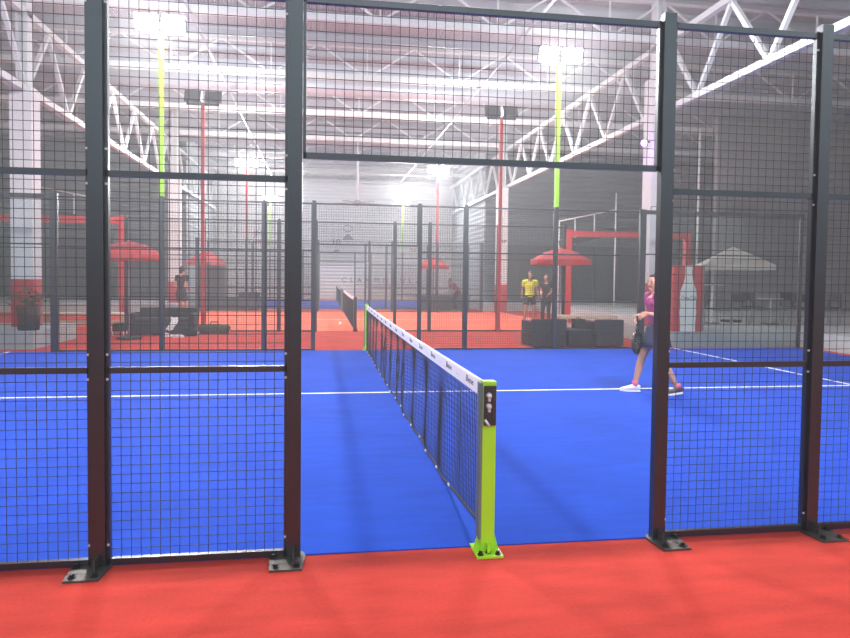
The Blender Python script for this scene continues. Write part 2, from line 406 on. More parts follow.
# ------------------------------------------------------------------ fences
ZB, ZM, ZU, ZT = .010, 1.046, 2.075, 3.06
def wires(x0, x1, z0, z1, r, step=.05, n=4):
    b = MB()
    k = max(1, round((x1-x0)/step)); d = (x1-x0)/k
    for i in range(1, k):
        x = x0+i*d; b.tube([(x, -r, z0), (x, -r, z1)], r, n, 0, False)
    k = max(1, round((z1-z0)/step)); d = (z1-z0)/k
    for i in range(1, k):
        z = z0+i*d; b.tube([(x0, r, z), (x1, r, z)], r, n, 0, False)
    return b
def frame_bars(x0, x1, z0, z1, rails, w=.032):
    b = MB()
    for z in rails: b.box(x0, x1, -w/2, w/2, z-w/2, z+w/2)
    v = w*.25
    for x in (x0+v, x1-v): b.box(x-v, x+v, -w/2, w/2, z0, z1)
    return b
def fence(label, y, posts, spans, r, near=False, over=True, glass=()):
    t = thing('court_fence', label, 'fence', (0, y, 0))
    for x in posts:
        big = abs(x) > 6 and abs(x) < 6.3 and y in (10, Y2+10)
        hw, hd = (.07, .04) if big else (.037, .025)
        p = obj('post', MB().box(x-hw, x+hw, -hd-.015, hd-.015, 0, 3.10), 'post', t)
        s = -1 if x < 0 else 1
        if near:
            pl = MB()
            cx = x+s*.035
            # plate with rounded slotted ends, turned a little like the photographed ones
            poly = [(cx-.085, -.19), (cx+.085, -.19), (cx+.10, -.02), (cx+.085, .03), (cx-.085, .03), (cx-.10, -.02)]
            n = len(poly); vs = [(a, b, .002) for a, b in poly]+[(a, b, .012) for a, b in poly]
            pl.add(vs, [tuple(range(n-1, -1, -1)), tuple(range(n, 2*n))]+[(i, (i+1) % n, (i+1) % n+n, i+n) for i in range(n)])
            pl.prism([(x-.004, .012), (x+.004, .012), (x+.004, .07), (x-.004, .07)], -.10, -.04)
            obj('base_plate', pl, 'plate', p)
            for bx, by in ((-.055, -.15), (.055, -.15), (s*.075, -.03)):
                obj('bolt', MB().cyl((cx+bx, by, .012), .021, .004, 12).cyl((cx+bx, by, .016), .013, .014, 6), 'bolt', p)
    for (x0, x1) in spans:
        a, c = x0+.039, x1-.039
        fr = obj('mesh_panel', frame_bars(a, c, ZB, ZT, (ZB+.016, ZM, ZU, ZT-.02)), 'rail', t)
        obj('wire_mesh', wires(a+.02, c-.02, ZB+.03, ZT-.03, r), 'wire', fr)
        if near:
            b = MB()
            for z in (.12, 1.0, 1.13, 2.02, 2.2, 2.95):
                for x in (a+.008, c-.008): obj('panel_clip', MB().box(x-.006, x+.006, -.024, -.0165, z-.006, z+.006, 0, .002), 'zinc', fr)
    if over:
        a, c = (-1.038, 1.02) if near else (-1.064, 1.064)
        fr = obj('overhead_panel', frame_bars(a, c, 2.19, ZT, (2.206, ZT-.02)), 'rail', t)
        obj('wire_mesh', wires(a+.02, c-.02, 2.22, ZT-.03, r), 'wire', fr)
    for (x0, x1) in glass:
        a, c = x0+.045, x1-.045
        gp = obj('glass_panel', MB().box(a, (a+c)/2-.004, -.006, .006, .02, 3.04).box((a+c)/2+.004, c, -.006, .006, .02, 3.04), 'glass', t)
        obj('top_rail', MB().box(a, c, -.03, .03, 3.0, 3.09), 'rail', t)
        obj('middle_rail', MB().box(a, c, -.02, .02-.012, 2.10, 2.13), 'rail', t)
    return t
P1 = [-6.1, -4.1, -2.1, -1.1, 1.1, 2.1, 4.1, 6.1]
S1 = [(-6.1, -4.1), (-4.1, -2.1), (-2.1, -1.1), (1.1, 2.1), (2.1, 4.1), (4.1, 6.1)]
fence('nearest black mesh fence with open gateway in front of the blue court', 0, [-4.1, -2.09, -1.078, 1.06, 2.075, 4.1], [(-4.1, -2.09), (-2.09, -1.078), (1.06, 2.075), (2.075, 4.1)], .0020, True)
fence('black mesh fence along the far side of the blue court', 10, [-10]+P1+[10], S1, .0022, glass=((-10, -6.1), (6.1, 10)))
fence('black mesh fence along the near side of the orange court', Y2, P1, S1, .0020)
fence('black mesh fence along the far side of the orange court', Y2+10, P1, S1, .0020)
fence('black mesh fence along the near side of the distant blue court', Y3, P1, S1, .0020)
fence('farthest mesh fence just before the back wall', Y3+10, P1, S1, .0020)

# ------------------------------------------------------------------ nets
def net(label, y0, paint, fine, ydir=1):
    t = thing('padel_net', label, 'net', (0, y0, 0))
    H = .974
    def ztop(s): return .945-.02*math.sin(PI*s/10)
    def xoff(s, z):
        g = math.sin(PI*min(1, max(0, (s-.1)/9.8)))
        k = (1-z)*(z+.12)*3.0
        return (math.sin(s*8.4+.5*math.sin(s*1.3)+z*1.1)*.040+math.sin(s*3.1)*.02)*g*k*(1 if .7 < s < 9.4 else .3) if fine else 0
    def zb(s): return .015+.10*max(0, 1-s/1.2)
    # posts
    for k, (s, d) in enumerate(((-.05, -1), (10.05, 1))):
        b = MB().box(-.037, .042, s-.035, s+.035, .012, H, 0, .004)
        p = obj('net_post', b, paint, t)
        pl = MB().box(-.075, .075, s-.11, s+.08, .0, .012, 0)
        for sx in (-1, 1): pl.prism([(sx*.043, .012), (sx*.043, .12), (sx*.072, .012)], s-.005, s+.005)
        pl.prism([(-.008, .012), (-.008, .06), (.008, .06), (.008, .012)], s+d*.04, s+d*.075)
        obj('base_plate', pl, paint, p)
        for bx, by in ((-.05, d*.085), (.05, d*.085), (0, d*.06)):
            if fine: obj('bolt', MB().cyl((bx, s+by, .012), .017, .006, 10).cyl((bx, s+by, .018), .011, .014, 6), 'bolt', p)
        obj('side_channel', MB().box(-.052, -.0375, s-.035, s+.035, .08, H-.01), 'galv', p)
        if k == 0 and fine:
            w = MB().box(-.034, .036, s-.054, s-.0405, H-.245, H-.022, 0, .003)
            w.box(.012, .033, s-.062, s-.054, H-.22, H-.04)
            obj('winch_plate', w, 'winch', p)
            c = MB()
            for zz in (H-.075, H-.135):
                c.tube([(-.008, s-.056, zz), (-.008, s-.082, zz)], [.017, .012], 10)
                c.box(-.014, -.002, s-.078, s-.056, zz-.03, zz)
            c.tube([(-.03, s-.06, H-.21), (-.005, s-.066, H-.245)], .008, 6)
            obj('winch_crank', c, 'zinc', p)
    # mesh
    b = MB(); NS = 225 if fine else 120; NZ = 20 if fine else 14; r = .0029 if fine else .004
    seg = 10 if fine else 1
    def P(s, q):
        zz = zb(s)+(ztop(s)-.07-zb(s))*q
        return (xoff(s, q), s, zz)
    for i in range(NS+1):
        s = .0+10*i/NS
        b.tube([P(s, j/seg) for j in range(seg+1)], r, 3, 0, False)
    ns = 160 if fine else 12
    for j in range(NZ+1):
        q = j/NZ
        b.tube([P(10*i/ns, q) for i in range(ns+1)], r, 3, 0, False)
    obj('net_mesh', b, 'netcord', t)
    # bottom hem
    b = MB(); pts = [P(10*i/40, 0) for i in range(41)]
    b.tube(pts, .011, 6); obj('bottom_cord', b, 'netcord', t)
    # top band, folded over the cable
    b = MB(); n = 60; vs = []; fs = []
    for i in range(n+1):
        s = -.01+10.02*i/n; zt = ztop(s)
        prof = [(-.007, -.085), (-.008, 0), (-.004, .012), (.004, .012), (.008, 0), (.007, -.085)]
        vs += [(px, s, zt+pz) for px, pz in prof]
    for i in range(n):
        for k in range(6):
            k2 = (k+1) % 6; fs.append((i*6+k, i*6+k2, (i+1)*6+k2, (i+1)*6+k))
    b.add(vs, fs); band = obj('top_band', b, 'band', t)
    if fine:
        # printed word and dots, repeated along the band
        Rm = Matrix(((0, 0, -1), (-1, 0, 0), (0, 1, 0))).to_4x4()   # text x -> -y, text y -> +z, faces -x
        for k in range(14):
            s = .38+.68*k
            m = Matrix.Translation((-.0085, s, ztop(s)-.034)) @ Rm
            text_mesh('Bene', .062, 'ink', 'printed_word', band, m, .2, .0006, 1.7)
            if k < 13:
                m = Matrix.Translation((-.0085, s+.34, ztop(s+.34)-.034)) @ Rm
                text_mesh('. . . .', .05, 'inkgrey', 'printed_dots', band, m, 0, .0006, 1.5)
        # cord knots near the floor
        b = MB()
        for k in range(18):
            s = 1+k*.5; x, y, z = P(s, 0); b.ball((x-.012, y, z+.01), (.008, .03, .012), 6)
        obj('cord_tie', b, 'zinc', t)
    if True:
        pass
    return t
net('nearest net with lime green posts across the blue court', 0, 'lime', True)
net('net with black posts across the orange court', Y2+.05, 'post', False)
net('farthest net with pale posts before the back wall', Y3+.05, 'galv', False)

# ------------------------------------------------------------------ floodlights
def flood(x, y, face, paint, z0, label, power, group=None, zl=6.08):
    """pole with a cross bar and two lamps; face = -1 looks to the camera, +1 away"""
    t = thing('floodlight_pole', label, 'floodlight', (x, y, z0), 0, group)
    zt = zl-z0
    obj('pole', MB().box(-.045, .045, -.045, .045, 0, zt, 0, .006), paint, t)
    obj('cross_bar', MB().box(-.42, .42, -.03, .03, zt-.02, zt+.04), 'lampbody' , t)
    tilt = Matrix.Rotation(math.radians(28)*(-face), 3, 'X') if face < 0 else Matrix.Rotation(-math.radians(28), 3, 'X')
    for s in (-1, 1):
        b = MB().box(-.22, .22, -.05, .05, -.165, .165, 0, .012)
        for k in range(6): b.box(-.17+k*.068-.01, -.17+k*.068+.01, -.085*(1 if face < 0 else 1)*(-face)-.0 if False else -.02, .02, -.16, .16)
        l = MB().box(-.205, .205, -.004, .004, -.15, .15)
        Rx = Matrix.Rotation(math.radians(25)*(1 if face < 0 else -1), 3, 'X')
        for mb in (b, l):
            oy = face*.055 if mb is l else 0
            mb.v = [tuple(Rx @ Vector((p[0], p[1]+oy, p[2]))+Vector((s*.26, face*.04, zt+.22))) for p in mb.v]
        lo = obj('lamp', b, 'lampbody', t); obj('lens', l, 'lens', lo)
    ld = bpy.data.lights.new('flood_glow', 'AREA'); ld.energy = power; ld.shape = 'RECTANGLE'; ld.size = .9; ld.size_y = .3; ld.color = (1, .985, 1)
    lo = bpy.data.objects.new('flood_glow', ld); C.objects.link(lo); lo.parent = t
    lo.location = (0, face*.16, zt+.18); d = Vector((0, face*.9, -.62)); lo.rotation_euler = d.to_track_quat('-Z', 'Y').to_euler()
    # spill out of the open lamp sides towards the roof
    ls = bpy.data.lights.new('flood_spill', 'POINT'); ls.energy = power*.32; ls.shadow_soft_size = .25; ls.color = (1, .96, .96)
    lo = bpy.data.objects.new('flood_spill', ls); C.objects.link(lo); lo.parent = t; lo.location = (0, face*.35, zt+.25)
    return t
PW = 800
flood(-4.1, 10, -1, 'lime', 3.10, 'bright twin floodlight on the left green pole', PW, None, 6.28)
flood(4.1, 10, -1, 'lime', 3.10, 'bright twin floodlight on the right green pole', PW, None, 6.14)
flood(-4.1, Y2-.12, 1, 'redpaint', 0, 'dark backed twin floodlight on the left red pole', PW)
flood(4.1, Y2-.12, 1, 'redpaint', 0, 'dark backed twin floodlight on the right red pole', PW)
flood(-4.1, Y2+10.12, -1, 'redpaint', 0, 'lit twin floodlight on the left pole beyond the orange court', PW)
flood(4.1, Y2+10.12, -1, 'redpaint', 0, 'lit twin floodlight on the right pole beyond the orange court', PW)
flood(-4.1, Y3+10, -1, 'lime', 3.10, 'farthest lit twin floodlight at left before the back wall', PW)
flood(4.1, Y3+10, -1, 'lime', 3.10, 'farthest lit twin floodlight at right before the back wall', PW)
# the matching pair on the near side of the blue court stands outside the frame
for x in (-4.1, 4.1):
    flood(x, 0, 1, 'lime', 3.10, 'green pole floodlight on the near side of the court, %s of the gateway' % ('left' if x < 0 else 'right'), PW)
# violet spot on the column
t = thing('spotlight', 'small violet spotlight on the side of the white column', 'spotlight', (7.08, 11.9, 5.0))
obj('bracket', MB().bar((.14, 0, .02), (-.02, 0, 0), .04), 'lampbody', t)
obj('housing', MB().tube([(-.0, .1, .03), (-.03, -.06, -.02)], [.06, .09], 12), 'lampbody', t)
obj('lens', MB().tube([(-.031, -.061, -.021), (-.034, -.078, -.026)], [.085, .08], 16), 'purple', t)
ld = bpy.data.lights.new('violet_glow', 'POINT'); ld.energy = 14; ld.color = (.5, .2, 1); ld.shadow_soft_size = .08
lo = bpy.data.objects.new('violet_glow', ld); C.objects.link(lo); lo.parent = t; lo.location = (-.05, -.3, -.25)
# unseen area lights added high behind the camera as frontal fill
def fill_light(x, y, p):
    ld = bpy.data.lights.new('fill_glow', 'AREA'); ld.energy = p; ld.size = 2.2; ld.color = (1, .98, 1)
    lo = bpy.data.objects.new('fill_glow', ld); C.objects.link(lo); lo.location = (x, y, 7.3)

# ------------------------------------------------------------------ signs
Rf = Matrix(((1, 0, 0), (0, 0, -1), (0, 1, 0))).to_4x4()       # text faces -y
t = thing('pictogram_sign', 'small white pictogram sign on the near right column', 'sign', (7.45, 11.765, 3.22))
obj('board', MB().box(-.22, .22, 0, .012, 0, .17), 'ink', t)
obj('white_field', MB().box(-.205, -.08, -.003, 0, .015, .155), 'whitepaint', t)
obj('white_field', MB().box(.09, .2, -.003, 0, .015, .155).box(-.04, -.01, -.003, 0, .03, .14).box(.02, .05, -.003, 0, .05, .12), 'whitepaint', t)
obj('figure', MB().box(.12, .17, -.006, -.003, .03, .09).ball((.145, -.004, .12), (.018, .002, .018), 8), 'ink', t)
t = thing('wall_box', 'round grey speaker on the near right column under the sign', 'speaker', (7.55, 11.77, 2.9))
obj('housing', MB().tube([(0, 0, 0), (0, -.1, -.02)], [.12, .1], 16), 'grey', t)
def lettering(body, size, x, y, z, m, label, cat='sign', sx=1):
    o = text_mesh(body, size, m, 'wall_lettering', None, Rf, 0, .006, sx); o.location = (x, y, z); tag(o, label, cat); return o
lettering('C  L  A  X  M  N  X  U  L  Z', .42, 2.9, YB-.01, 1.3, 'ink', 'row of grey capital letters low on the back wall', sx=1.05)
lettering('JMI\nLIMES', .55, -4.9, YB-.01, 3.9, 'redpaint', 'red two line lettering on the back wall at left')
lettering('10', .6, -.05, YB-.01, 3.72, 'ink', 'grey number above the open gateway on the back wall')
lettering('NI  EC', .42, 5.4, YB-.01, 3.3, 'redpaint', 'red lettering on the back wall at right')
t = thing('wall_emblem', 'grey triangular emblem beside the number on the back wall', 'emblem', (.72, YB-.02, 3.9))
obj('emblem_shape', MB().prism([(-.4, 0), (.4, 0), (.18, .28), (0, .38), (-.18, .28)], -.01, .01), 'inkgrey', t)
obj('emblem_ring', MB().tube([(.28*math.cos(a*PI/6), 0, .75+.22*math.sin(a*PI/6)) for a in range(13)], .03, 5), 'inkgrey', t)
tag(obj('wall_vent', MB().prism([(-.25, 0), (.25, 0), (.12, .22), (-.12, .22)], -.05, .0), 'inkgrey', None, (.0, YB-.0, 3.05)), 'small grey vent on the back wall under the number', 'vent')
def colsign(x, y, z, label):
    t = thing('column_sign', label, 'sign', (x, y, z))
    obj('board', MB().box(-.22, .22, 0, .01, 0, .2), 'whitepaint', t)
    obj('mark', MB().box(-.17, -.11, -.004, 0, .03, .16).box(-.11, .02, -.004, 0, .12, .16).box(-.04, .02, -.004, 0, .03, .12).box(.05, .17, -.004, 0, .1, .16).box(.05, .1, -.004, 0, .03, .1), 'ink', t)
colsign(7.15, 24.96, 3.1, 'small marked sign on the distant right column')

# red portal frames
def portal(x0, x1, y, label, w=.2, z0=0.):
    t = thing('red_portal_frame', label, 'steel frame', (0, y, z0))
    for x in (x0, x1): obj('upright', MB().box(x-w/2, x+w/2, -w/2, w/2, 0 if abs(x) < 9 else .36-z0, 3.3-z0), 'redpaint', t)
    obj('cross_beam', MB().box(x0+w/2, x1-w/2, -w/2, w/2, 3.05-z0, 3.25-z0), 'redpaint', t)
portal(7.75, 12.3, 18.6, 'red steel portal frame standing behind the right red parasol')
portal(-12.5, -6.87, 17.1, 'red steel portal frame behind the left red parasol')
# white hand rails of the stairs
def handrail(pts, posts, y, label):
    t = thing('stair_handrail', label, 'handrail', (0, y, 0))
    obj('rail', MB().tube([(a, 0, b) for a, b in pts], .03, 8), 'whitepaint', t)
    for (x, z0, z1) in posts: obj('baluster', MB().tube([(x, 0, z0), (x, 0, z1)], .03, 8), 'whitepaint', t)
    obj('stringer', MB().bar((pts[0][0], 0, pts[0][1]-.95), (pts[-1][0], 0, pts[-1][1]-.95), .06, .25), 'frame', t)
handrail([(8.9, 3.95), (11.4, 4.5)], [(8.9, .36, 3.95), (9.6, 3.0, 4.1), (10.45, 3.2, 4.28), (11.4, .36, 5.2)], 22.6, 'white stair handrail rising to the right on the dark wall')
handrail([(-12.2, 5.0), (-9.6, 4.55)], [(-12.2, .36, 5.0), (-10.9, 3.8, 4.75), (-9.6, .36, 4.55)], 24.6, 'white stair handrail at left above the bench')

# ------------------------------------------------------------------ parasols
def parasol(x, y, rad, ze, za, m, label, z0=0, sides=8, rot=0, pole=True):
    t = thing('parasol', label, 'parasol', (x, y, z0), rot)
    b = MB(); vs = [(0, 0, za-z0)]; n = sides
    for k in range(n):
        a = 2*PI*(k+.5)/n; vs.append((rad*.5*math.cos(a), rad*.5*math.sin(a), (ze+za)/2-z0+(.06 if sides > 4 else .015)))
    for k in range(n):
        a = 2*PI*(k+.5)/n; vs.append((rad*math.cos(a), rad*math.sin(a), ze-z0))
    for k in range(n):
        a = 2*PI*(k+.5)/n; vs.append((rad*1.0*math.cos(a), rad*1.0*math.sin(a), ze-z0-.13))
    fs = []
    for k in range(n):
        k2 = (k+1) % n; fs += [(0, 1+k, 1+k2), (1+k, 1+n+k, 1+n+k2, 1+k2), (1+n+k, 1+2*n+k, 1+2*n+k2, 1+n+k2)]
    b.add(vs, fs); c = obj('canopy', b, m, t)
    so = c.modifiers.new('thick', 'SOLIDIFY'); so.thickness = .012
    r = MB()
    for k in range(n):
        a = 2*PI*(k+.5)/n; r.tube([(0, 0, za-z0-.05), (rad*.97*math.cos(a), rad*.97*math.sin(a), ze-z0-.01)], .012, 5)
    obj('ribs', r, 'whitepaint', t)
    obj('pole', MB().tube([(0, 0, .05), (0, 0, za-z0+.03)], .019, 10), 'hazegrey', t)
    obj('base', MB().cyl((0, 0, 0), .28, .06, 20), 'pot', t)
parasol(5.62, 13.7, .83, 2.06, 2.40, 'redcloth', 'red parasol behind the right armchairs')
parasol(-5.45, 12.6, .82, 2.0, 2.33, 'redcloth', 'red parasol above the dark sofa at left')
parasol(-5.9, 25.65, .85, 2.1, 2.6, 'redcloth', 'small distant red parasol at left beyond the orange court')
parasol(4.1, 25.72, .75, 2.05, 2.5, 'redcloth', 'small distant red parasol right of the nets')
parasol(10.75, 13.6, 1.27, 1.98, 2.52, 'beige', 'large beige parasol over the dark chairs at right', .36, 4, -.4)

# ------------------------------------------------------------------ lounge furniture
def armchair(x0, x1, y0, y1, h, label, group=None):
    t = thing('wicker_armchair', label, 'armchair', ((x0+x1)/2, (y0+y1)/2, 0), 0, group)
    w, d = (x1-x0)/2, (y1-y0)/2
    obj('body', MB().box(-w, w, -d, d, .03, .30, 0, .015), 'wicker', t)
    obj('backrest', MB().box(-w, w, -d, -d+.14, .302, h, 0, .02), 'wicker', t)
    for s in (-1, 1): obj('armrest', MB().box(s*w-(.12 if s > 0 else 0), s*w+(.12 if s < 0 else 0), -d+.142, d, .302, h-.06, 0, .02), 'wicker', t)
    obj('seat_cushion', MB().box(-w+.125, w-.125, -d+.145, d-.01, .302, .42, 0, .03), 'cushion', t)
    b = MB()
    for sx in (-1, 1):
        for sy in (-1, 1): obj('foot', MB().cyl((sx*(w-.06), sy*(d-.06), 0), .025, .03, 8), 'pot', t)
    return t
armchair(3.72, 4.52, 10.32, 11.15, .64, 'black wicker armchair at the left of the pair behind the net')
armchair(5.22, 5.88, 10.32, 11.15, .63, 'black wicker armchair nearest the walking woman')
t = thing('low_table', 'low black wicker table between the two armchairs', 'table', (4.87, 10.75, 0))
obj('body', MB().box(-.28, .28, -.38, .38, .02, .36, 0, .01), 'wicker', t); obj('table_top', MB().box(-.3, .3, -.41, .41, .361, .39, 0, .005), 'cushion', t)
t = thing('equipment_case', 'dark case standing on the low table by the right armchair', 'case', (5.02, 10.9, .39))
obj('body', MB().box(-.13, .13, -.1, .1, 0, .22, 0, .015), 'bagdark', t); obj('handle', MB().tube([(-.05, 0, .22), (-.05, 0, .25), (.05, 0, .25), (.05, 0, .22)], .008, 6), 'bagdark', t)
def bench(x0, x1, y, z, label):
    t = thing('timber_bench', label, 'bench', ((x0+x1)/2, y, 0)); w = (x1-x0)/2
    obj('seat', MB().box(-w, w, -.25, -.02, z-.07, z, 0, .005).box(-w, w, .02, .25, z-.07, z, 0, .005), 'wood', t)
    obj('lower_plank', MB().box(-w, w, -.22, -.17, z-.33, z-.2, 0, .005), 'wood', t)
    for s in (-1, 1):
        for q in (-1, 1): obj('leg', MB().box(s*(w-.15)-.04, s*(w-.15)+.04, q*.16-.04, q*.16+.04, 0, z-.071), 'wood', t)
bench(-8.6, -6.3, 15.6, .46, 'pale timber bench left of the dark sofa')
bench(5.0, 6.5, 12.2, .62, 'pale timber bench behind the black armchairs')
# left sofa group
t = thing('dark_sofa', 'long black sofa at left under the red parasol', 'sofa', (-4.95, 13.95, 0))
obj('body', MB().box(-.66, .66, -.4, .35, .04, .34, 0, .02), 'cushion', t); obj('backrest', MB().box(-.66, .78, .2, .42, .342, .68, 0, .03), 'cushion', t)
obj('armrest', MB().box(-.80, -.665, -.4, .42, .04, .56, 0, .03), 'cushion', t); obj('armrest', MB().box(.665, .80, -.4, .19, .04, .56, 0, .03), 'cushion', t)
obj('seat_cushion', MB().box(-.64, .64, -.4, .19, .342, .44, 0, .03), 'cushion', t)
t = thing('folding_stool', 'small dark stool with pale legs left of the sofa', 'stool', (-6.0, 13.75, 0))
obj('seat', MB().box(-.14, .14, -.14, .14, .1, .3, 0, .01), 'bagdark', t)
for s in (-1, 1):
    for q in (-1, 1): obj('leg', MB().box(s*.13-.012, s*.13+.012, q*.13-.012, q*.13+.012, 0, .1), 'whitepaint', t)
b = MB(); vs = []; n = 8
for i in range(n+1):
    for j in range(5):
        u_, v_ = i/n, j/4; zz = .45-u_*.32+.02*math.sin(v_*9); yy = -.36-.05*math.sin(min(1, u_*1.3)*PI/2)+.01*math.sin(v_*11)
        vs.append((-4.72+.18*v_-.05*u_+.04*math.sin(u_*5), 13.90+yy-.07*u_, zz+.01))
b.add(vs, [(i*5+j, i*5+j+1, (i+1)*5+j+1, (i+1)*5+j) for i in range(n) for j in range(4)], 0, True)
o = obj('towel', b, 'towel'); o.modifiers.new('t', 'SOLIDIFY').thickness = .012; tag(o, 'white towel hanging over the front of the dark sofa', 'towel')
def duffel(x, y, L, r, m, label, rot):
    t = thing('sports_bag', label, 'bag', (x, y, 0), rot)
    mb = MB().tube([(-L/2, 0, r*.85), (-L/2+.05, 0, r*.95), (0, 0, r), (L/2-.05, 0, r*.95), (L/2, 0, r*.8)], [r*.55, r*.9, r, r*.88, r*.5], 14)
    mb.v = [(a, b_, max(.0, c*.92)) for a, b_, c in mb.v]
    obj('body', mb, m, t)
    h = MB()
    for s in (-1, 1): h.tube([(-.12, s*r*.6, r*1.5), (-.08, s*r*.45, r*2.1), (.08, s*r*.45, r*2.1), (.12, s*r*.6, r*1.5)], .012, 6)
    obj('handles', h, 'bagdark', t)
    obj('end_panel', MB().tube([(L/2-.02, 0, r*.85), (L/2+.01, 0, r*.8)], [r*.5, r*.4], 12), 'towel', t)
duffel(-3.72, 14.0, .8, .15, 'baggreen', 'patterned green sports bag lying on the red floor', .1)
duffel(-4.2, 13.35, .42, .12, 'bagdark', 'black bag on the floor at the right end of the sofa', -.3)
# pair of white shoes by the sofa
def shoe(name, x, y, rot, label):
    t = thing(name, label, 'shoe', (x, y, 0), rot, 'white shoes on the floor by the sofa')
    obj('upper', MB().tube([(-.12, 0, .05), (-.08, 0, .06), (0, 0, .05), (.08, 0, .035), (.13, 0, .03)], [.035, .045, .04, .035, .02], 10), 'shoewhite', t)
    obj('sole', MB().box(-.13, .13, -.042, .042, 0, .018, 0, .006), 'shoewhite', t)
shoe('shoe', -4.72, 13.25, .6, 'white shoe on the floor in front of the dark sofa, nearer the towel')
shoe('shoe', -4.40, 12.95, .3, 'white shoe on the floor in front of the dark sofa, nearer the black bag')
# dark counter and things beyond the orange court
t = thing('dark_counter', 'long dark counter beyond the orange court at left', 'counter', (-4.6, 26.3, 0))
obj('body', MB().box(-1.6, .9, -.3, .3, 0, .5, 0, .01), 'frame', t); obj('counter_top', MB().box(-1.7, 1.0, -.35, .35, .501, .56), 'lampbody', t)
t = thing('equipment_case', 'dark square case on the left counter', 'case', (-4.1, 26.3, .56))
obj('body', MB().box(-.5, .4, -.2, .2, 0, .22, 0, .02), 'bagdark', t)
t = thing('dark_cabinet', 'tall dark cabinet under the small left parasol', 'cabinet', (-6.0, 26.95, 0))
obj('body', MB().box(-.45, .75, -.25, .25, 0, 2.0, 0, .01), 'grey', t); obj('door', MB().box(-.42, .13, -.27, -.252, .1, 1.95), 'frame', t); obj('door', MB().box(.16, .72, -.27, -.252, .1, 1.95), 'frame', t)
t = thing('dark_counter', 'dark counter beyond the orange court at right', 'counter', (4.6, 26.4, 0))
obj('body', MB().box(-1.1, 1.3, -.3, .3, 0, .62, 0, .01), 'frame', t); obj('counter_top', MB().box(-1.15, 1.35, -.35, .35, .621, .68), 'lampbody', t)

# potted plant
t = thing('potted_plant', 'leafy plant in a dark pot before the left column', 'plant', (-6.98, 10.95, .36))
obj('pot', MB().tube([(0, 0, 0), (0, 0, .5)], [.2, .23], 20), 'pot', t)
l = MB()
for k in range(150):
    a = random.uniform(0, 2*PI); rr = random.uniform(.05, .42); z = .5+random.uniform(0, .34)*(1-rr*.8)
    p = Vector((rr*math.cos(a), rr*math.sin(a), z)); d = Vector((math.cos(a)*.7+random.uniform(-.4, .4), math.sin(a)*.7+random.uniform(-.4, .4), random.uniform(-.3, .6))).normalized()
    sd = d.cross(Vector((0, 0, 1))).normalized()*.035; L = random.uniform(.09, .16); up = Vector((0, 0, .012))
    l.add([p, p+d*L*.5+sd+up, p+d*L, p+d*L*.5-sd+up], [(0, 1, 2, 3)])
lf = obj('leaves', l, 'leaf', t)
st = MB()
for k in range(10):
    a = 2*PI*k/10; st.tube([(0, 0, .48), (.15*math.cos(a), .15*math.sin(a), .65), (.3*math.cos(a), .3*math.sin(a), .72)], [.01, .007, .004], 5)
obj('stems', st, 'leaf', t)
# drinks cooler with bottle graphic
t = thing('drinks_cooler', 'red drinks cooler with a tall white bottle on its front', 'cooler', (7.42, 10.6, .36))
obj('body', MB().box(-.36, .36, -.3, .3, .0, 1.53, 0, .015), 'coolerred', t)
obj('side_trim', MB().box(.361, .40, -.3, .3, .02, 1.53), 'grey', t)
prof = [(.0, .185), (.2, .185), (.45, .205), (.62, .19), (.78, .205), (.95, .195), (1.1, .13), (1.22, .095), (1.35, .08), (1.44, .08), (1.45, .095), (1.52, .09)]
left = [(-a, z) for z, a in prof]; right = [(a, z) for z, a in reversed(prof)]
g = obj('bottle_graphic', MB().prism([(x, z+.005) for x, z in left+right], -.306, -.301), 'cream', t)
m = Matrix.Translation((0, -.308, .77)) @ Rf
text_mesh('Coca-Cola', .16, 'ink', 'script_lettering', g, m, .45, .0015, .55)

# bar table, chairs and tables on the right deck
def table(x, y, h, label, r=.32):
    t = thing('cafe_table', label, 'table', (x, y, .36), 0, 'cafe tables on the right deck')
    obj('table_top', MB().cyl((0, 0, h-.03), r, .03, 20), 'tabletop', t); obj('stem', MB().cyl((0, 0, .02), .03, h-.05, 10), 'whitepaint', t); obj('foot', MB().cyl((0, 0, 0), .22, .02, 16), 'pot', t)
table(9.75, 13.0, 1.08, 'high pale table at the left of the dark chairs'); table(11.3, 12.7, .72, 'low pale table in the middle of the dark chairs'); table(13.0, 13.2, .72, 'low pale table at the right of the dark chairs')
def chair(first=[None]):
    t = thing('cafe_chair', 'x', 'chair', (0, 0, .36), 0, 'dark cafe chairs on the right deck')
    obj('seat', MB().box(-.21, .21, -.21, .21, .43, .46, 0, .008), 'chairblk', t)
    obj('backrest', MB().box(-.2, .2, .19, .215, .62, .84, 0, .01).box(-.2, -.17, .19, .215, .46, .62).box(.17, .2, .19, .215, .46, .62), 'chairblk', t)
    for sx in (-1, 1):
        for sy in (-1, 1): obj('leg', MB().tube([(sx*.18, sy*.18, .43), (sx*.2, sy*.2, 0)], .014, 6), 'hazegrey', t)
    return t
c0 = chair()
cl = ['dark chair nearest the red cooler', 'dark chair behind the high pale table', 'dark chair just right of the high table', 'dark chair left of the low middle table', 'dark chair behind the low middle table', 'dark chair right of the low middle table', 'dark chair left of the right low table', 'dark chair behind the right low table', 'dark chair rightmost beside the right low table']
for i, (x, y, a) in enumerate([(9.2, 12.35, .4), (9.7, 13.75, 0), (10.25, 12.5, -.5), (10.75, 12.35, 1.2), (11.35, 13.5, .1), (11.95, 12.6, -1.3), (12.5, 12.7, 1.4), (12.95, 14.0, 0), (13.55, 13.2, -1.4)]):
    if i == 0: c0.location = (x, y, .36); c0.rotation_euler.z = a; c0['label'] = cl[0]
    else: dup(c0, (x, y, .36), a, cl[i])
tag(obj('drain_pipe', MB().tube([(13.2, 19.4, .36), (13.2, 19.4, 7.3)], .04, 8), 'whitepaint'), 'thin pale pipe standing up the right hall wall', 'pipe')
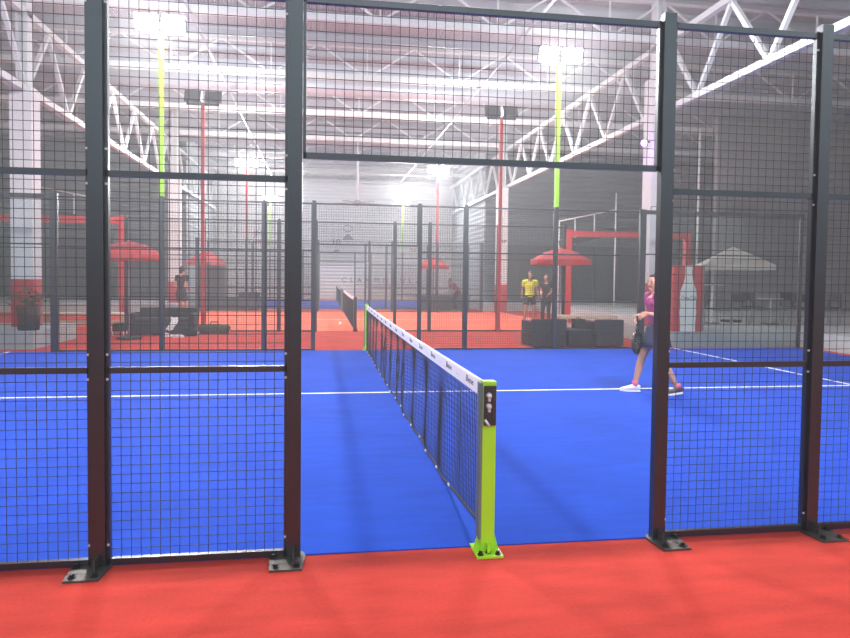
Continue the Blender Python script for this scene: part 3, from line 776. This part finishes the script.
tag(obj('brown_planter', MB().box(-.5, .5, -.25, .25, 0, .55, 0, .02), 'brown', None, (14.45, 12.3, .36)), 'brown planter box at the right edge on the deck', 'planter')

# ------------------------------------------------------------------ people
def ik(a, b, l1, l2, bend):
    a = Vector(a); b = Vector(b); d = b-a; L = min(d.length, (l1+l2)*.999); dn = d.normalized()
    x = (l1*l1-l2*l2+L*L)/(2*L); h = math.sqrt(max(0, l1*l1-x*x)); bd = Vector(bend); bd = (bd-dn*bd.dot(dn)).normalized()
    return a+dn*x+bd*h
def hand(mb, w, d, up, side, s=1., curl=.6):
    """palm and five bent fingers, at wrist w pointing along d; up = back of hand, side = thumb side"""
    d = Vector(d).normalized(); up = Vector(up); up = (up-d*up.dot(d)).normalized(); sd = d.cross(up).normalized()*side
    w = Vector(w)
    mb.tube([w-d*.01, w+d*.03*s, w+d*.085*s], [(.030*s, .018*s), (.040*s, .016*s), (.038*s, .014*s)], 8, 0, True, True, None, up)
    for k, (o, L) in enumerate(((.030, .062), (.010, .072), (-.010, .066), (-.029, .052))):
        p = w+d*.08*s+sd*o*s; dd = d.copy(); pts = [p]
        for j in range(3):
            dd = (dd-up*curl*(.5+.3*j)).normalized(); p = p+dd*L*s*(.45, .32, .23)[j]; pts.append(p)
        mb.tube(pts, [.0095*s, .009*s, .008*s, .006*s], 6)
    p = w+d*.02*s+sd*.03*s; q = p+(d*.5+sd*.8-up*.3).normalized()*.035*s; q2 = q+(d*.9+sd*.3-up*.4).normalized()*.03*s
    mb.tube([p, q, q2], [.013*s, .011*s, .008*s], 6)
def person(label, loc, rz, P, H=1.68, vox=.009, shirt='black', legs='shorts', legm='black', hair='hairdk', skin='skin', shoem='shoewhite', sock=None, pony=False, female=False, sleeve=.5):
    """local frame: +x forward, +y left, z up; P gives the pose"""
    t = thing('person', label, 'person', loc, rz)
    s = H/1.70
    hip = Vector(P.get('hip', (0, 0, .93)))*s; chest = Vector(P.get('chest', (.03, 0, 1.28)))*s; neck = Vector(P.get('neck', (.04, 0, 1.45)))*s; head = Vector(P.get('head', (.07, 0, 1.585)))*s
    sw = (.165 if female else .19)*s; hw = .09*s
    def V(k, dflt): return Vector(P.get(k, dflt))*s
    sd = Vector(P.get('side', (0, 1, 0))).normalized()      # shoulder line
    sh = {1: neck-Vector((0, 0, .06))*s+sd*sw, -1: neck-Vector((0, 0, .06))*s-sd*sw}
    hj = {1: hip+Vector((0, hw, -.02)), -1: hip+Vector((0, -hw, -.02))}
    an = {1: V('footL', (0, .11, .09)), -1: V('footR', (0, -.11, .09))}
    wr = {1: V('handL', (.1, .25, .85)), -1: V('handR', (.1, -.25, .85))}
    kn = {k: ik(hj[k], an[k], .43*s, .42*s, (1, 0, .1)) for k in (1, -1)}
    el = {k: ik(sh[k], wr[k], .29*s, .25*s, P.get('elbow%s' % ('L' if k > 0 else 'R'), (-1, .2*k, -.2))) for k in (1, -1)}
    b = MB()
    # torso
    b.tube([hip-Vector((0, 0, .08))*s, hip, hip.lerp(chest, .45), chest, chest.lerp(neck, .6), neck-Vector((0, 0, .035))*s],
           [(.13*s, .10*s), (.155*s if female else .15*s, .11*s), (.115*s if female else .13*s, .09*s), (.14*s, .11*s), (.15*s, .09*s), (.07*s, .06*s)], 14, 0, True, True, None, (1, 0, 0))
    for k in (1, -1):
        b.ball(sh[k]-Vector((0, 0, .01)), .055*s, 8)
        b.tube([chest.lerp(neck, .6)+sd*k*.07*s, sh[k]], [.07*s, .055*s], 8)
        b.tube([sh[k], sh[k].lerp(el[k], .4), el[k], el[k].lerp(wr[k], .35), wr[k]], [.05*s, .046*s, .036*s, .038*s, .024*s], 8)
        b.tube([hj[k], hj[k].lerp(kn[k], .35), kn[k], kn[k].lerp(an[k], .3), an[k].lerp(kn[k], .2), an[k]-Vector((0, 0, .03))], [.092*s, .085*s, .054*s, .056*s, .038*s, .034*s], 10)
        b.ball(kn[k], .054*s, 8)
    b.tube([neck-Vector((0, 0, .06))*s, head-Vector((.02, 0, .06))*s], [.052*s, .048*s], 10)
    # head
    hd = Vector(P.get('look', (1, 0, 0))).normalized(); hl = Vector((0, 0, 1)).cross(hd).normalized(); hu = hd.cross(hl).normalized()
    Rh = Matrix((hd, hl, hu)).transposed()
    def hp(x, y, z): return head+Rh @ (Vector((x, y, z))*s)
    hb = MB(); hb.ball((0, 0, 0), (.098, .076, .118), 20)
    for p in hb.v:
        x, y, z = p
        if z < 0: x *= 1+.0*z; y *= 1+2.2*z; x = x*(1+1.2*z) if x < 0 else x*(1+.5*z)
        b.v.append(tuple(hp(x, y, z)))
    off = len(b.v)-len(hb.v)
    for f_ in hb.f: b.f.append([i+off for i in f_]); b.m.append(0); b.sm.append(True)
    b.tube([hp(.088, 0, .02), hp(.108, 0, -.012), hp(.112, 0, -.028), hp(.088, 0, -.036)], [.008*s, .012*s, .014*s, .01*s], 8)    # nose
    b.ball(hp(.078, 0, -.085), (.018*s, .024*s, .012*s), 8); b.ball(hp(.07, 0, -.098), (.022*s, .024*s, .016*s), 8)
    for k in (1, -1): b.ball(hp(-.005, k*.077, -.01), (.02*s, .009*s, .03*s), 8)
    for k in (1, -1):
        dr = (wr[k]-el[k]).normalized(); gd = P.get('grip%s' % ('L' if k > 0 else 'R'), None)
        hand(b, wr[k], gd or dr, P.get('back%s' % ('L' if k > 0 else 'R'), (.1, k, .1)), k, s*.98, P.get('curl', .6))
    me = remesh(b, vox, 2); me.materials.append(M[skin]); body = link('body', me, t)
    e = MB()
    for k in (1, -1): e.ball(hp(.085, k*.03, .006), (.01*s, .013*s, .006*s), 8)
    for k in (1, -1): e.tube([hp(.088, k*.015, .026), hp(.088, k*.032, .03), hp(.078, k*.048, .024)], .003*s, 5)
    obj('eyes', e, 'eye', t)
    obj('lips', MB().tube([hp(.084, .022, -.06), hp(.096, 0, -.085), hp(.084, -.022, -.06)], [.003*s, .006*s, .003*s], 6), 'lip', t)
    # hair
    h = MB(); hb = MB(); hb.ball((0, 0, 0), (1, 1, 1), 22)
    keep = []
    for p in hb.v:
        x, y, z = p; face = x > .45 and z < .62
        sc = 1.10 if not face else .80
        if z < -.35 and x > -.3: sc = min(sc, .8)
        keep.append((x*.098*sc-.006, y*.078*sc, z*.120*sc+.006))
    hb.v = [tuple(hp(*q)) for q in keep]; h.v = hb.v; h.f = hb.f; h.m = hb.m; h.sm = hb.sm
    if pony:
        h.ball(hp(-.10, 0, .03), .03*s, 8); h.tube([hp(-.11, 0, .03), hp(-.16, 0, -.02), hp(-.17, 0, -.12), hp(-.15, 0, -.2)], [.025*s, .035*s, .03*s, .01*s], 8)
    obj('hair', h, hair, t)
    # shirt
    c = MB(); g = .016*s
    c.tube([hip-Vector((0, 0, .03))*s, hip.lerp(chest, .45), chest, chest.lerp(neck, .6), neck-Vector((0, 0, .05))*s],
           [(.165*s, .125*s), (.135*s+g*.4, .105*s), (.15*s+g*.4, .122*s), (.155*s+g*.4, .10*s), (.075*s, .068*s)], 16, 0, True, True, None, (1, 0, 0))
    if female: 
        for k in (1, -1): c.ball(chest+Vector((.07*s, k*.06*s, .02*s)), .06*s, 10)
    for k in (1, -1):
        c.tube([chest.lerp(neck, .6)+sd*k*.06*s, sh[k]], [.085*s, .068*s], 10); c.ball(sh[k], .066*s, 10)
        if sleeve: c.tube([sh[k], sh[k].lerp(el[k], sleeve)], [.064*s, .058*s], 10)
    me = remesh(c, max(vox, .01), 3); me.materials.append(M[shirt]); link('shirt', me, t)
    # skirt or shorts
    c = MB()
    if legs == 'skirt':
        mid = (kn[1]+kn[-1])/2
        top = hip+Vector((0, 0, .05*s)); n = 22; vs = []; fs = []
        for j in range(5):
            q = j/4; ctr = top.lerp(Vector((hip.x*.6+mid.x*.4, 0, hip.z-.26*s)), q); ra = (.125+.085*q)*s; rb = (.16+.05*q)*s
            for k in range(n):
                a = 2*PI*k/n; fl = 1+.05*q*math.sin(a*7); vs.append((ctr.x+ra*fl*math.cos(a), ctr.y+rb*fl*math.sin(a), ctr.z))
        for j in range(4):
            for k in range(n): fs.append((j*n+k, j*n+(k+1) % n, (j+1)*n+(k+1) % n, (j+1)*n+k))
        c.add(vs, fs, 0, True); o = obj('skirt', c, legm, t); o.modifiers.new('t', 'SOLIDIFY').thickness = .008
    else:
        fr = .62 if legs == 'shorts' else 1
        c.tube([hip+Vector((0, 0, .06))*s, hip-Vector((0, 0, .09))*s], [(.155*s, .12*s), (.155*s, .125*s)], 14, 0, True, True, None, (1, 0, 0))
        for k in (1, -1):
            c.tube([hj[k], hj[k].lerp(kn[k], fr)], [.105*s, .092*s if legs == 'shorts' else .07*s], 12)
            if legs != 'shorts': c.tube([kn[k], kn[k].lerp(an[k], .5), an[k]+Vector((0, 0, .0))], [.07*s, .065*s, .055*s], 10)
        me = remesh(c, max(vox, .01), 3); me.materials.append(M[legm]); link('shorts' if legs == 'shorts' else 'trousers', me, t)
    # shoes
    for k in (1, -1):
        a = an[k]; tp = P.get('tilt%s' % ('L' if k > 0 else 'R'), 0); yw = P.get('toe%s' % ('L' if k > 0 else 'R'), k*.15)
        Rs = Matrix.Rotation(yw, 3, 'Z') @ Matrix.Rotation(tp, 3, 'Y')
        def q(x, y, z): return a+Rs @ (Vector((x, y, z-.09))*s)
        u_ = MB().tube([q(-.075, 0, .055), q(-.04, 0, .065), q(.03, 0, .062), (q(.10, 0, .045)), q(.165, 0, .035), q(.195, 0, .03)], [(.028*s, .035*s), (.038*s, .045*s), (.04*s, .042*s), (.042*s, .03*s), (.036*s, .022*s), (.015*s, .012*s)], 12)
        u_.tube([q(-.01, 0, .06), q(-.005, 0, .11)], [.042*s, .04*s], 10)
        so = obj('shoe', u_, shoem if isinstance(shoem, str) else shoem[0 if k > 0 else 1], t)
        n = 12; out = []
        for x, y in ((-.085, .02), (-.06, .036), (.02, .036), (.09, .046), (.16, .04), (.2, .015)): out.append((x, y))
        out = out+[(x, -y) for x, y in reversed(out)]
        n = len(out); vs = [q(x, y, .0) for x, y in out]+[q(x, y, .026) for x, y in out]
        obj('sole', MB().add(vs, [tuple(range(n-1, -1, -1)), tuple(range(n, 2*n))]+[(i, (i+1) % n, (i+1) % n+n, i+n) for i in range(n)]), 'shoewhite', so)
        if sock: obj('sock', MB().tube([q(-.005, 0, .085), q(-.005, 0, .15)], [.044*s, .04*s], 10), sock, t)
    return t, s, wr, el

# walking woman, facing the net
pw, s, wr, el = person('woman in magenta top and navy skirt walking across the blue court holding a racket', (3.60, 4.66, 0), PI,
    dict(hip=(.0, 0, .92), chest=(.04, 0, 1.25), neck=(.06, 0, 1.42), head=(.07, 0, 1.545), look=(1, .35, -.05), footL=(-.22, .16, .105), footR=(.26, -.13, .095),
         handL=(.24, .13, 1.13), handR=(.23, -.12, 1.09), tiltL=.08, tiltR=-.06, elbowL=(-.8, .4, -.6), elbowR=(-.6, -.6, -.7), gripR=(.4, 0, -.9), gripL=(.75, -.3, -.55), curl=.75, backL=(.5, .6, .5)),
    1.66, .008, 'magenta', 'skirt', 'navy', 'hairdk', 'skin', ('shoedark', 'shoewhite'), 'pink', True, True, .35)
# her racket (held in the far hand, head down)
def racket(loc, rot, label, m='racket'):
    t = thing('padel_racket', label, 'racket', loc); t.rotation_euler = rot
    n = 20; R1, R2 = .13, .145; rim = [(R1*math.sin(2*PI*k/n), 0, -.30+R2*math.cos(2*PI*k/n)) for k in range(n)]
    obj('rim', MB().tube(rim+[rim[0]], .019, 8), m, t)
    f_ = MB().prism([(x*.95, z) for x, _, z in [(a, b, -.30+(c+.30)*.95) for a, b, c in rim]], -.012, .012)
    fc = obj('face', f_, m, t)
    h = MB()
    for i in range(-3, 4):
        for j in range(-3, 4):
            if i*i+j*j <= 9: h.cyl((0, 0, 0), .001, .001, 3) if False else h.tube([(i*.028, -.0125, -.30+j*.03), (i*.028, .0125, -.30+j*.03)], .0055, 8)
    obj('hole', h, 'shoewhite', t)
    obj('throat', MB().tube([(-.05, 0, -.18), (-.012, 0, -.06)], .012, 6).tube([(.05, 0, -.18), (.012, 0, -.06)], .012, 6), m, t)
    obj('handle', MB().tube([(0, 0, -.08), (0, 0, .07)], .015, 10), 'black', t)
    return t
wrist = pw.matrix_world if False else None
wp = Vector((3.60-wr[-1].x, 4.66-wr[-1].y, wr[-1].z))
racket(wp+Vector((-.02, -.01, -.08)), (0, math.radians(-3), math.radians(35)), 'dark racket hanging from the hand of the walking woman')

# yellow shirted player
py, s2, wr2, _ = person('man in neon yellow shirt and dark shorts standing on the orange court', (5.78, 16.85, 0), math.radians(-100),
    dict(footL=(0, .17, .09), footR=(0, -.17, .09), handL=(.12, .27, .9), handR=(.1, -.27, .88)), 1.76, .018, 'yellow', 'shorts', 'black', 'hairgrey', 'skin2', 'shoewhite')
# dark person beside him
pd, s3, _, _ = person('person in black clothes standing right of the yellow shirted man', (6.62, 17.6, 0), math.radians(-120),
    dict(footL=(0, .1, .09), footR=(.05, -.1, .09), handL=(.22, .1, 1.0), handR=(.2, -.14, .98)), 1.68, .018, 'black', 'trousers', 'black', 'hairdk', 'skin', 'shoedark')
# red top person leaning far back
person('person in maroon top bending beside the distant right counter', (5.15, 25.55, 0), math.radians(200),
    dict(hip=(-.1, 0, .9), chest=(.12, 0, 1.15), neck=(.24, 0, 1.27), head=(.33, 0, 1.36), footL=(0, .12, .09), footR=(-.05, -.12, .09), handL=(.38, .18, .85), handR=(.38, -.18, .85)), 1.72, .022, 'maroon', 'trousers', 'black', 'hairdk', 'skin2', 'shoedark')
# dark person at left
pl_, _, _, _ = person('person in dark shirt and shorts standing behind the black sofa', (-5.42, 18.2, 0), math.radians(60),
    dict(head=(.07, 0, 1.585), look=(.9, -.4, 0), footL=(0, .12, .09), footR=(.03, -.12, .09), handL=(.18, .16, 1.0), handR=(.2, -.12, 1.02)), 1.8, .018, 'black', 'shorts', 'black', 'hairdk', 'skin', 'shoewhite')
# tennis balls on the orange aisle
for (x, y, lb) in ((-.35, 17.3, 'pale ball on the orange floor left of the second net'), (.75, 18.6, 'pale ball on the orange floor right of the second net')):
    tag(obj('ball', MB().ball((0, 0, .033), .045, 10), 'cream', None, (x, y, .01)), lb, 'ball', 'balls on the orange floor')

# ------------------------------------------------------------------ light
for x in (-9, 0, 9):
    for y in (-6,): fill_light(x, y, 220)
hm = bpy.data.materials.new('hall_haze'); hm.use_nodes = True; nt = hm.node_tree
for n_ in list(nt.nodes): nt.nodes.remove(n_)
vo = nt.nodes.new('ShaderNodeOutputMaterial'); vs_ = nt.nodes.new('ShaderNodeVolumeScatter'); vs_.inputs['Density'].default_value = .0075; vs_.inputs['Anisotropy'].default_value = .45
vs_.inputs['Color'].default_value = (.95, .96, 1, 1)
nt.links.new(vs_.outputs[0], vo.inputs['Volume']); M['haze'] = hm
tag(obj('hall_haze', MB().box(-22.3, 22.3, -9.2, 42.2, -.1, 8.79), 'haze'), None, None, None, 'stuff')
wd = bpy.data.worlds.new('world'); scn.world = wd; wd.use_nodes = True
nt = wd.node_tree; bg = nt.nodes['Background']; bg.inputs[1].default_value = 1.3
tc = nt.nodes.new('ShaderNodeTexCoord'); sx_ = nt.nodes.new('ShaderNodeSeparateXYZ'); ra = nt.nodes.new('ShaderNodeValToRGB')
nt.links.new(tc.outputs['Generated'], sx_.inputs[0]); nt.links.new(sx_.outputs['Z'], ra.inputs[0]); nt.links.new(ra.outputs[0], bg.inputs[0])
ra.color_ramp.elements[0].position = .0; ra.color_ramp.elements[0].color = (.30, .28, .30, 1)
ra.color_ramp.elements[1].position = .32; ra.color_ramp.elements[1].color = (2.1, 2.5, 2.7, 1)
scn.view_settings.view_transform = 'Standard'; scn.view_settings.look = 'None'
scn.view_settings.exposure = EXPO; scn.view_settings.gamma = 1; scn.view_settings.use_curve_mapping = False
try:
    scn.cycles.use_denoising = True
    scn.cycles.max_bounces = 6; scn.cycles.diffuse_bounces = 3; scn.cycles.glossy_bounces = 3; scn.cycles.transparent_max_bounces = 24
    scn.cycles.sample_clamp_indirect = 6
except Exception: pass
